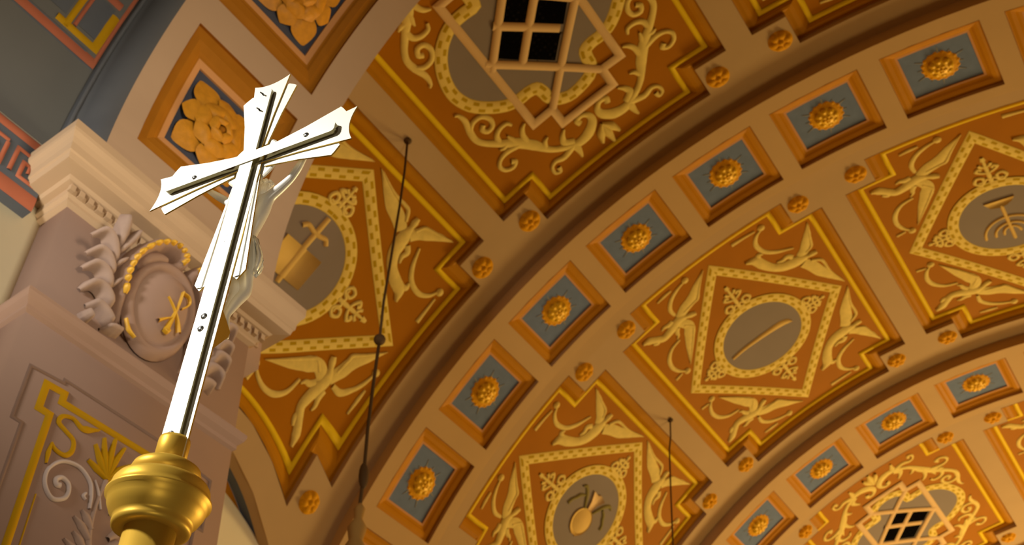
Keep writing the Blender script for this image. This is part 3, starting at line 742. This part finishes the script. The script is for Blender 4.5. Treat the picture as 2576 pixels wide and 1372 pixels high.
for s in (1, -1):
    mm = lambda P: [(YM + s * (y - YM), z) for y, z in P]
    gp(mm([(1.523, 2.328), (1.545, 2.312), (1.585, 2.313), (1.606, 2.345), (1.598, 2.385), (1.560, 2.403), (1.526, 2.42), (1.534, 2.453), (1.573, 2.467), (1.614, 2.452), (1.64, 2.46), (1.685, 2.485)]), [.012, .016, .02, .02, .018, .018, .02, .018, .016, .024, .03, .008], gold_p, 'gold_scroll')
    gp(mm([(1.527, 2.243), (1.524, 2.285), (1.524, 2.33)]), [.008, .02, .006], gold_p, 'gold_leaf')
    gp(mm([(1.600, 2.196), (1.586, 2.192), (1.579, 2.208), (1.598, 2.226), (1.630, 2.212), (1.632, 2.165), (1.585, 2.135), (1.545, 2.17), (1.541, 2.228), (1.580, 2.284), (1.646, 2.300), (1.702, 2.270), (1.722, 2.221), (1.728, 2.17)]), [.022, .02, .018, .018, .016, .016, .016, .014, .014, .014, .014, .014, .014, .010], pale_n, 'pale_scroll', .012)
    gp(mm([(1.771, 2.19), (1.745, 2.25), (1.72, 2.285)]), [.008, .012, .004], pale_n, 'tendril')
    gp(mm([(1.70, 2.22), (1.694, 2.205), (1.705, 2.196)]), [.01, .014, .01], pale_n, 'bud')
    for q in ((1.678, 2.113), (1.70, 2.15), (1.69, 2.06), (1.665, 2.02)): gp(mm([(1.755, q[1] - .05), ((1.755 + q[0]) / 2, q[1] - .015), q]), [.02, .034, .006], leaf_m, 'grey_leaf', .014)
for y, z in ((1.672, 2.345), (1.684, 2.42), (1.712, 2.465), (1.757, 2.488), (1.803, 2.474), (1.842, 2.42), (1.853, 2.35)):
    gp([(1.762, 2.312), ((1.762 + y) / 2 - .003, (2.312 + z) / 2 + .004), (y, z)], [.012, .030, .014], gold_p, 'palm_leaf', .014)
gp([(1.764, 2.31), (1.75, 2.20), (1.752, 2.1), (1.768, 2.0), (1.77, 1.8)], [.018, .014, .02, .03, .03], leaf_m, 'stem')
ca = wthing('cartouche', 'carved oval cartouche with gilt scroll rim and gold monogram on the pilaster', 'cartouche', (XP, YM, 3.19 + H))
def lean(z): t = min(1., max(0., (z - 2.95) / .60)); return .012 + .135 * t * t * (3 - 2 * t) * .9
def cmap_(y, z, h):
    """the cartouche leans forward: relief grows towards the cornice it overlaps"""
    X = XP + lean(z); k = X / (XP + .02); return (X + h, y * k, z * k + H)
m = MB(); mpo = lambda a, b, h: cmap_(1.789 + a + b * .10, 3.19 + b, h - .004)
c = None; rows = []
for r, h in ((1.30, .0), (1.24, .026), (1.10, .036), (1.0, .022), (.97, .018), (.8, .045), (.5, .062), (.2, .068)):
    rows.append([m.add(mpo(.132 * r * cos(2 * pi * k / 40), .212 * r * sin(2 * pi * k / 40) * (1 + (.06 if sin(2 * pi * k / 40) < 0 else 0)), h)) for k in range(40)])
for a, b in zip(rows, rows[1:]):
    for k in range(40): m.face((a[k], a[(k + 1) % 40], b[(k + 1) % 40], b[k]))
m.face(rows[-1]); wpart(m, 'shield', pil_m, ca)
for P, w in (([(1.771, 3.205), (1.80, 3.18), (1.826, 3.15), (1.848, 3.11), (1.863, 3.066)], [.012, .018, .016, .018, .02]), ([(1.838, 3.29), (1.832, 3.22), (1.823, 3.155), (1.812, 3.09), (1.803, 3.034)], [.008, .014, .016, .022, .026]), ([(1.838, 3.285), (1.872, 3.282), (1.880, 3.245), (1.845, 3.19)], [.008, .01, .01, .008]), ([(1.753, 3.055), (1.78, 3.085), (1.806, 3.11)], [.018, .012, .008]), ([(1.79, 3.035), (1.805, 3.03), (1.815, 3.045)], .018)):
    m = MB(); ribbon(m, P, w, cmap_, .056, .074); wpart(m, 'monogram_stroke', gold_n, ca)
SC = [(1.632, 2.975), (1.600, 3.06), (1.585, 3.151), (1.583, 3.217), (1.592, 3.291), (1.614, 3.367), (1.66, 3.457), (1.71, 3.517), (1.762, 3.548), (1.808, 3.545), (1.832, 3.51), (1.822, 3.475), (1.79, 3.462), (1.772, 3.485)]
m = MB(); ribbon(m, SC, [.03, .05, .055, .055, .055, .06, .065, .07, .075, .075, .07, .06, .05, .05], cmap_, -.03, .050, taper=True); wpart(m, 'scroll', pil_m, ca)
m = MB(); ribbon(m, [(1.64, 3.33), (1.68, 3.40), (1.73, 3.445), (1.78, 3.45)], [.03, .07, .07, .03], cmap_, -.02, .03, taper=True); wpart(m, 'inner_curl', pil_m, ca)
P, _ = catmull(SC[1:13], [1] * 12, 3)
for i in range(1, len(P) - 3, 2):
    m = MB(); q, r = P[i], P[i + 2]; e = .86
    ribbon(m, [q, ((q[0] + r[0]) / 2 - .0, (q[1] + r[1]) / 2), (q[0] + (r[0] - q[0]) * e, q[1] + (r[1] - q[1]) * e)], [.016, .026, .018], cmap_, .040, .064, n=2, taper=True); wpart(m, 'gilt_bead', gold_n, ca)
m = MB(); ribbon(m, [(1.632, 2.985), (1.655, 2.945), (1.69, 2.925)], [.014, .02, .012], cmap_, .03, .045); wpart(m, 'gilt_foot', gold_n, ca)
SR = [(1.955, 2.95), (1.99, 3.08), (2.0, 3.2), (1.99, 3.33), (1.975, 3.45), (1.94, 3.53), (1.90, 3.50), (1.905, 3.455), (1.94, 3.455)]
m = MB(); ribbon(m, SR, [.03, .05, .055, .055, .06, .055, .05, .045, .04], cmap_, -.03, .050, taper=True); wpart(m, 'scroll', pil_m, ca)
P, _ = catmull(SR[1:8], [1] * 7, 3)
for i in range(0, len(P) - 3, 2):
    m = MB(); q, r = P[i], P[i + 2]; e = .86
    ribbon(m, [q, ((q[0] + r[0]) / 2, (q[1] + r[1]) / 2), (q[0] + (r[0] - q[0]) * e, q[1] + (r[1] - q[1]) * e)], [.016, .026, .018], cmap_, .040, .064, n=2, taper=True); wpart(m, 'gilt_bead', gold_n, ca)
LV = [([(1.512, 3.30), (1.516, 3.40), (1.517, 3.47), (1.507, 3.54)], .062), ([(1.514, 3.27), (1.553, 3.37), (1.576, 3.44), (1.585, 3.50)], .042), ([(1.517, 3.20), (1.505, 3.27), (1.478, 3.335), (1.44, 3.348), (1.405, 3.31)], .060), ([(1.521, 3.13), (1.508, 3.19), (1.482, 3.232), (1.442, 3.238), (1.410, 3.20)], .060), ([(1.528, 3.06), (1.515, 3.12), (1.488, 3.155), (1.446, 3.155), (1.413, 3.115)], .062), ([(1.56, 2.985), (1.54, 3.04), (1.505, 3.068), (1.465, 3.06), (1.433, 3.01)], .064), ([(1.59, 2.925), (1.555, 2.958), (1.51, 2.975), (1.475, 2.955)], .058), ([(1.52, 3.20), (1.545, 3.25), (1.57, 3.29)], .034), ([(1.533, 3.09), (1.55, 3.13), (1.57, 3.17)], .03), ([(1.64, 2.92), (1.60, 2.915), (1.56, 2.895)], .045), ([(1.465, 2.91), (1.485, 2.895), (1.50, 2.878)], .05), ([(1.78, 2.955), (1.80, 2.92), (1.82, 2.895)], .05)]
for s in (1, -1):
    for P, w in LV[:11 if s == 1 else 10]:
        m = MB(); ribbon(m, [(YM + s * (y - YM) + (0 if s == 1 else .02), z) for y, z in P], [w * .45, w, w * .95, w * .7, w * .3] if len(P) == 5 else [w * .5, w, w * .9, w * .3] if len(P) == 4 else [w * .5, w, w * .3], cmap_, -.012, .052, taper=True)
        wpart(m, 'carved_leaf', leaf_m, ca)

# ------------------------------------------------------------------ lamp suspensions
def world(p): return (p[0], p[1], p[2] + H)
w1 = [(-2.619, 3.37, 6.174), (-2.644, 3.37, 5.835), (-2.686, 3.37, 5.468), (-2.747, 3.37, 5.023), (-2.803, 3.37, 4.617), (-2.827, 3.37, 4.309), (-2.862, 3.37, 3.998), (-2.893, 3.37, 3.667), (-2.909, 3.37, 3.367), (-2.931, 3.37, 3.141), (-2.956, 3.37, 2.959), (-3.0, 3.37, 2.6)]
ch = wthing('lamp_chain', 'dark lamp rod hanging from the strip right of the cross, with a ball', 'lamp chain', world(w1[0]))
m = MB(); tube(m, [world(p) for p in w1[:6]], .0085); wpart(m, 'rod', dark_iron, ch)
m = MB(); tube(m, [world(p) for p in w1[5:]], .010); wpart(m, 'chain', dark_iron, ch)
def ball(c, r, n=12, sz=1.):
    m = MB(); lathe(m, [(r * sin(pi * i / 8) + .001, c[2] + r * sz * cos(pi * i / 8)) for i in range(9)], lambda x, y, z: (c[0] + x, c[1] + y, z), n); return m
wpart(ball(world(w1[5]), .035), 'ball', dark_iron, ch)
wpart(ball(world((-2.91, 3.37, 3.36)), .026, sz=3.2), 'link', dark_iron, ch)
wpart(ball(world(w1[0]), .03, sz=.6), 'hook', dark_iron, ch)
m = MB(); lathe(m, [(.004, 3.20 + H), (.03, 3.16 + H), (.022, 3.10 + H), (.05, 3.05 + H), (.035, 2.98 + H), (.06, 2.93 + H), (.05, 2.85 + H), (.08, 2.78 + H), (.02, 2.6 + H)], lambda x, y, z: (-2.925 + x - (3.2 + H - z) * .1, 3.37 + y, z), 14); wpart(m, 'finial', mat('old_brass', (150, 112, 56), .5), ch)
w2 = [(-2.603, 7.37, 6.18), (-2.638, 7.37, 5.997), (-2.677, 7.37, 5.877), (-2.766, 7.37, 5.386), (-2.847, 7.37, 4.919), (-2.9, 7.37, 4.5)]
c2 = wthing('lamp_chain', 'thin dark lamp rod hanging between the staff and pomegranate panels', 'lamp chain', world(w2[0]))
m = MB(); tube(m, [world(p) for p in w2], .008); wpart(m, 'rod', dark_iron, c2)
wpart(ball(world(w2[0]), .028, sz=.6), 'hook', dark_iron, c2)
pe = wthing('plaster_drip', 'small pale drop hanging at the top edge by the upper rose coffer', 'pendant', (-2.133, 2.19, 5.95 + H))
m = MB(); tube(m, [(-2.13, 2.19, 6.0 + H), (-2.135, 2.19, 5.9 + H), (-2.142, 2.19, 5.84 + H), (-2.137, 2.19, 5.77 + H), (-2.137, 2.19, 5.69 + H)], [.008, .012, .022, .016, .006]); wpart(m, 'drop', tan, pe)
# ------------------------------------------------------------------ processional cross (seen from behind)
CR = Matrix(((0.97766291, 0.16228028, 0.13356772), (0.1442383, -0.05580327, -0.98796827), (-0.15287426, 0.98516552, -0.07796382)))
CT = Vector((-0.82215467, 0.64283053, 1.40460656 + H))
cross = thing('processional_cross', 'pale metal processional cross with flared arms on a gold pole, seen from behind', 'cross')
cm = CR.to_4x4(); cm.translation = CT; cross.matrix_world = cm
def xm(a, u, n): return (a, u, n)
def cpart(m, name, mt, par=None, smooth=False): return m.build(name, mt, par or cross, smooth, (0, 0, 0))
def plate(pts, n1, n0, name, mt=None, bev=True):
    m = MB(); idx = [m.add((a, u, n1)) for a, u in pts]; lo = [m.add((a, u, n0)) for a, u in pts]; N = len(pts)
    for t in tessellate_polygon([[Vector((x, y, 0)) for x, y in pts]]):
        m.face([idx[i] for i in t]); m.face([lo[i] for i in t][::-1])
    for i in range(N): m.face((idx[i], idx[(i + 1) % N], lo[(i + 1) % N], lo[i]), 1)
    return cpart(m, name, mt or [white_m, gilt])
def flare():
    """arm plate along +x with a concave horned end"""
    end = [(.2, .0375 - .0) if False else (.2 - .0095 * (1 - (2 * i / 10 - 1) ** 2), .0375 * (1 - 2 * i / 10)) for i in range(11)]
    return [(.0, .0155)] + [(.02, .0158), (.1, .0235)] + end + [(.1, -.0235), (.02, -.0158), (0, -.0155)]
rot = lambda P, q: [((x, y), (-y, x), (-x, -y), (y, -x))[q] for x, y in P]
rotp = lambda P, q: [{0: (x, y), 1: (-y, x), 2: (-x, -y)}[q] for x, y in P]
for q in (0, 1, 2): plate(rotp(flare(), q), 0, -.0025, 'flared_plate')
def wedge(s): return [(.03, s * .010), (.03, s * .024), (.1, s * .0385), (.164, s * .0565), (.169, s * .051), (.177, s * .039), (.172, s * .030), (.1, s * .019)]
for q in (0, 1, 2):
    for s in (1, -1): plate(rotp(wedge(s), q), -.0028, -.0055, 'ray_plate')
for s in (1, -1):
    plate([(s * .008, -.03), (s * .026, -.04), (s * .0365, -.15), (s * .047, -.248), (s * .0345, -.263), (s * .021, -.25), (s * .012, -.12)], -.0028, -.0055, 'ray_plate')
    m = MB(); ribbon(m, [(s * .024, -.06), (s * .0345, -.258)], [.004, .012], xm, -.003, -.0006); cpart(m, 'rib', [white_m])
m = MB(); lathe(m, [(.0005, -.006), (.050, -.006), (.053, -.0075), (.053, -.010), (.0005, -.010)], lambda x, y, z: (x, y, z), 40); cpart(m, 'disc', [white_m])
plate([(-.023, .0), (.0245, 0), (.0245, -.56), (-.023, -.56)], -.0004, -.0034, 'shaft_plate')
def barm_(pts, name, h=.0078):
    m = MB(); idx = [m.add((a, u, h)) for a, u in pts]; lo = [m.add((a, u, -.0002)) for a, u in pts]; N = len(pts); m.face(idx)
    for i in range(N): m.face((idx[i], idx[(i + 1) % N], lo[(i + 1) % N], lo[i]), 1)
    return cpart(m, name, [white_m, shaded_side_m])
rnd = lambda a0, a1, w: [(a1 - .006, -w), (a1 - .002, -w + .002), (a1, -w + .006), (a1, w - .006), (a1 - .002, w - .002), (a1 - .006, w), (a0 + .006, w), (a0 + .002, w - .002), (a0, w - .006), (a0, -w + .006), (a0 + .002, -w + .002), (a0 + .006, -w)]
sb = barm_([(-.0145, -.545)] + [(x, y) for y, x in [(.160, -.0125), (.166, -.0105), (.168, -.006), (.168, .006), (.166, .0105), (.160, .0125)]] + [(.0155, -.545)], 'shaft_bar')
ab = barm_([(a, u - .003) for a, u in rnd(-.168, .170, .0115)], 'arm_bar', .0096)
for (a, u), r in (((.116, -.002), .0046), ((-.106, -.006), .0042), ((.002, -.3290), .0052), ((.002, -.3510), .0052), ((.001, -.5225), .0052)):
    m = MB(); lathe(m, [(r, 0), (r, .0008), (r * .75, .0021), (r * .3, .0026), (.0002, .0027)], lambda x, y, z: (a + x, u + y, .0080 + z + (.0016 if abs(a) > .05 else 0)), 16); s_ = cpart(m, 'screw', [steel], smooth=True)
    m = MB(); box(m, a - r * .8, a + r * .8, u - .0005, u + .0005, .0098 + (.0016 if abs(a) > .05 else 0), .0109 + (.0016 if abs(a) > .05 else 0)); sl = m.build('slot', [black], s_, False, (0, 0, 0))
for a, u in ((-.0030, .1545), (-.0010, .1130)):
    m = MB(); tube(m, [(a, u, .006), (a - .001, u + .001, .013)], .0013); tube(m, [(a - .004, u + .004, .013), (a + .003, u - .003, .013)], .0012); cpart(m, 'pin', [black])
m = MB()
dmp = lambda x, y, h: (.004 + x * .9 + y * .12, -.1795 + y, .0078 + h)
ribbon(m, [(-.003, -.0065), (-.003, .0065)], .0007, dmp, .0001, .0003, smooth=False); ribbon(m, [(-.004, .0062), (.001, .006), (.0042, .002), (.0042, -.002), (.001, -.006), (-.005, -.0066)], .0007, dmp, .0001, .0003)
m.build('letter_mark', [inkm], sb, False, (0, 0, 0))
# foot support on the front
m = MB(); P = [(-.31, -.0034), (-.336, -.031), (-.345, -.030), (-.387, -.0034)]
A = [m.add((-.020, u, n)) for u, n in P]; B = [m.add((.020, u, n)) for u, n in P]; m.face(A); m.face(B[::-1])
for i in range(4): m.face((A[i], A[(i + 1) % 4], B[(i + 1) % 4], B[i]))
cpart(m, 'footrest', [gilt])
# socket, knob, pole (axis a = .003, n = -.001)
ax_ = lambda x, y, z: (.0025 + x, z, -.001 + y)
m = MB(); lathe(m, [(.0165, -.529), (.0195, -.5265), (.0205, -.531), (.0205, -.575)], ax_, 32); cpart(m, 'socket', [brass], smooth=True)
m = MB(); lathe(m, [(.02, -.566), (.036, -.566), (.0425, -.5705), (.0445, -.577), (.043, -.583), (.040, -.587), (.0395, -.590), (.050, -.591), (.0575, -.593), (.0605, -.598), (.062, -.606), (.0625, -.6105), (.0655, -.6125), (.0655, -.6155), (.062, -.618), (.060, -.627), (.055, -.637), (.0495, -.643), (.0475, -.646), (.0485, -.650), (.0475, -.655), (.043, -.657), (.034, -.656)], ax_, 64); cpart(m, 'knob', [brass], smooth=True)
PL = 3.05
m = MB(); lathe(m, [(.0315, -.63), (.0315, -1.6), (.0315, -2.2), (.0315, -2.85)], ax_, 40); cpart(m, 'pole', [brass], smooth=True)
# the figure on the front side: one continuous skin
def skin(name, joints, edges, root, mt, par, sub=2):
    me = bpy.data.meshes.new(name); keys = list(joints); me.from_pydata([joints[k][0] for k in keys], [(keys.index(a), keys.index(b)) for a, b in edges], [])
    o = bpy.data.objects.new(name, me); COL.objects.link(o); o.parent = par
    sk = o.modifiers.new('skin', 'SKIN'); sk.use_smooth_shade = True
    for i, k in enumerate(keys):
        v = me.skin_vertices[0].data[i]; r = joints[k][1]; v.radius = r if isinstance(r, tuple) else (r, r); v.use_root = (k == root)
    sd = o.modifiers.new('sub', 'SUBSURF'); sd.levels = sub; sd.render_levels = sub
    me.materials.append(mt); return o
J = dict(pelvis=((0, -.172, -.030), (.019, .014)), belly=((0, -.145, -.032), (.0165, .013)), ribs=((.001, -.112, -.036), (.021, .018)), chest=((.001, -.085, -.035), (.024, .018)), neck0=((.002, -.064, -.033), .010), neck=((.004, -.052, -.036), .0075), jaw=((.006, -.042, -.042), .0105), head=((.007, -.030, -.043), .0125), crown=((.007, -.020, -.040), .009))
E_ = [('pelvis', 'belly'), ('belly', 'ribs'), ('ribs', 'chest'), ('chest', 'neck0'), ('neck0', 'neck'), ('neck', 'jaw'), ('jaw', 'head'), ('head', 'crown')]
for s, n in ((1, 'r'), (-1, 'l')):
    J['sh' + n] = ((s * .027, -.069, -.032), .0105); J['up' + n] = ((s * .046, -.055, -.033), .0088); J['el' + n] = ((s * .064, -.040, -.033), .0072); J['fo' + n] = ((s * .080, -.028, -.027), .0072); J['wr' + n] = ((s * .099, -.013, -.018), .0046); J['pa' + n] = ((s * .107, -.007, -.013), .0052)
    E_ += [('chest', 'sh' + n), ('sh' + n, 'up' + n), ('up' + n, 'el' + n), ('el' + n, 'fo' + n), ('fo' + n, 'wr' + n), ('wr' + n, 'pa' + n)]
    for k, (da, du, dn, r) in enumerate(((.009, .006, -.006, .0016), (.012, .003, -.003, .0017), (.013, .0, -.001, .0018), (.012, -.003, -.003, .0017), (.004, .008, -.004, .0018))):
        b0 = 'f%d%s' % (k, n); p = J['pa' + n][0]; J[b0] = ((p[0] + s * da * .55, p[1] + du * .6, p[2] + dn * .25), r); J[b0 + 't'] = ((p[0] + s * da, p[1] + du, p[2] + dn), r * .8); E_ += [('pa' + n, b0), (b0, b0 + 't')]
    J['hip' + n] = ((s * .0105, -.190, -.032), .0145); J['th' + n] = ((s * .0105 + .002, -.217, -.041), .0125); J['kn' + n] = ((s * .0075 + .004, -.246, -.050 if s == 1 else -.046), .0100); J['ca' + n] = ((s * .006 + .003, -.268, -.040), .0090); J['an' + n] = ((s * .004 + .002, -.300, -.030), .0056); J['he' + n] = ((s * .004 + .002, -.309, -.029), .006); J['to' + n] = ((s * .0045 + .003, -.334, -.037), .0052); J['te' + n] = ((s * .0045 + .004, -.341, -.039), .0035)
    E_ += [('pelvis', 'hip' + n), ('hip' + n, 'th' + n), ('th' + n, 'kn' + n), ('kn' + n, 'ca' + n), ('ca' + n, 'an' + n), ('an' + n, 'he' + n), ('he' + n, 'to' + n), ('to' + n, 'te' + n)]
fig = skin('figure', J, E_, 'pelvis', silver, cross)
m = MB(); dot(m, (.0, .0), .0022, lambda x, y, h: (.0075 + x, -.034 + y, -.054 - h), 0, .004)
for s in (1, -1): dot(m, (0, 0), .0016, lambda x, y, h: (.0075 + s * .0042 + x, -.030 + y, -.0535 - h), 0, .0012)
m.build('face_features', [silver], fig, True, (0, 0, 0))
random.seed(4); m = MB()
for i in range(60):
    th = random.uniform(0, 2 * pi); ph = random.uniform(-.5, 1.4)
    d = Vector((cos(th) * cos(ph), sin(ph), sin(th) * cos(ph)))
    if d.z < -.45 and d.y < .35: continue
    c = Vector((.007, -.029, -.041)) + d * .0118; r = random.uniform(.0026, .0042)
    lathe(m, [(r * sin(pi * j / 5) + .0001, r * cos(pi * j / 5)) for j in range(6)], lambda x, y, z: (c.x + x, c.y + y, c.z + z), 7)
for i in range(10):
    a = -.9 + 1.8 * i / 9; tube(m, [(.007 + .011 * sin(a), -.032, -.040 + .010 * cos(a)), (.007 + .013 * sin(a), -.046, -.038 + .009 * cos(a)), (.006 + .012 * sin(a + .2), -.056, -.037 + .007 * cos(a))], [.003, .0034, .0018], 6)
m.build('hair', [silver], fig, True, (0, 0, 0))
m = MB(); rows = []; nn = 48
for j, (u, ra, rn_, fold) in enumerate(((-.150, .0172, .0140, .0004), (-.156, .0196, .0160, .0012), (-.163, .0186, .0152, .0008), (-.172, .0208, .0170, .0014), (-.188, .0235, .0185, .0020), (-.203, .0240, .0195, .0026), (-.212, .0235, .0200, .0032))):
    rows.append([m.add(((ra + fold * sin(9 * a + j * .5)) * cos(a), u - .004 * sin(2 * a + .6) * j / 6, -.033 - .0012 * j + (rn_ + fold * sin(9 * a + j * .5)) * sin(a))) for a in [2 * pi * k / nn for k in range(nn)]])
for a, b in zip(rows, rows[1:]):
    for k in range(nn): m.face((a[k], a[(k + 1) % nn], b[(k + 1) % nn], b[k]))
rows = []
for j, (a0, u, n_, w) in enumerate(((.018, -.150, -.036, .007), (.022, -.162, -.040, .009), (.028, -.178, -.042, .012), (.034, -.193, -.042, .0135), (.034, -.206, -.042, .012), (.030, -.219, -.041, .0075))):
    rows.append([m.add((a0 + w * .55 * (2 * k / 14 - 1) + .0022 * sin(k * 1.7 + j * .4), u - .003 * sin(k * 1.1), n_ + w * .9 * (2 * k / 14 - 1) + .003 * cos(k * 1.9 + j * .3))) for k in range(15)])
for a, b in zip(rows, rows[1:]):
    for k in range(14): m.face((a[k], a[k + 1], b[k + 1], b[k]))
lc = m.build('loincloth', [silver], fig, True, (0, 0, 0)); so2 = lc.modifiers.new('thick', 'SOLIDIFY'); so2.thickness = .0014
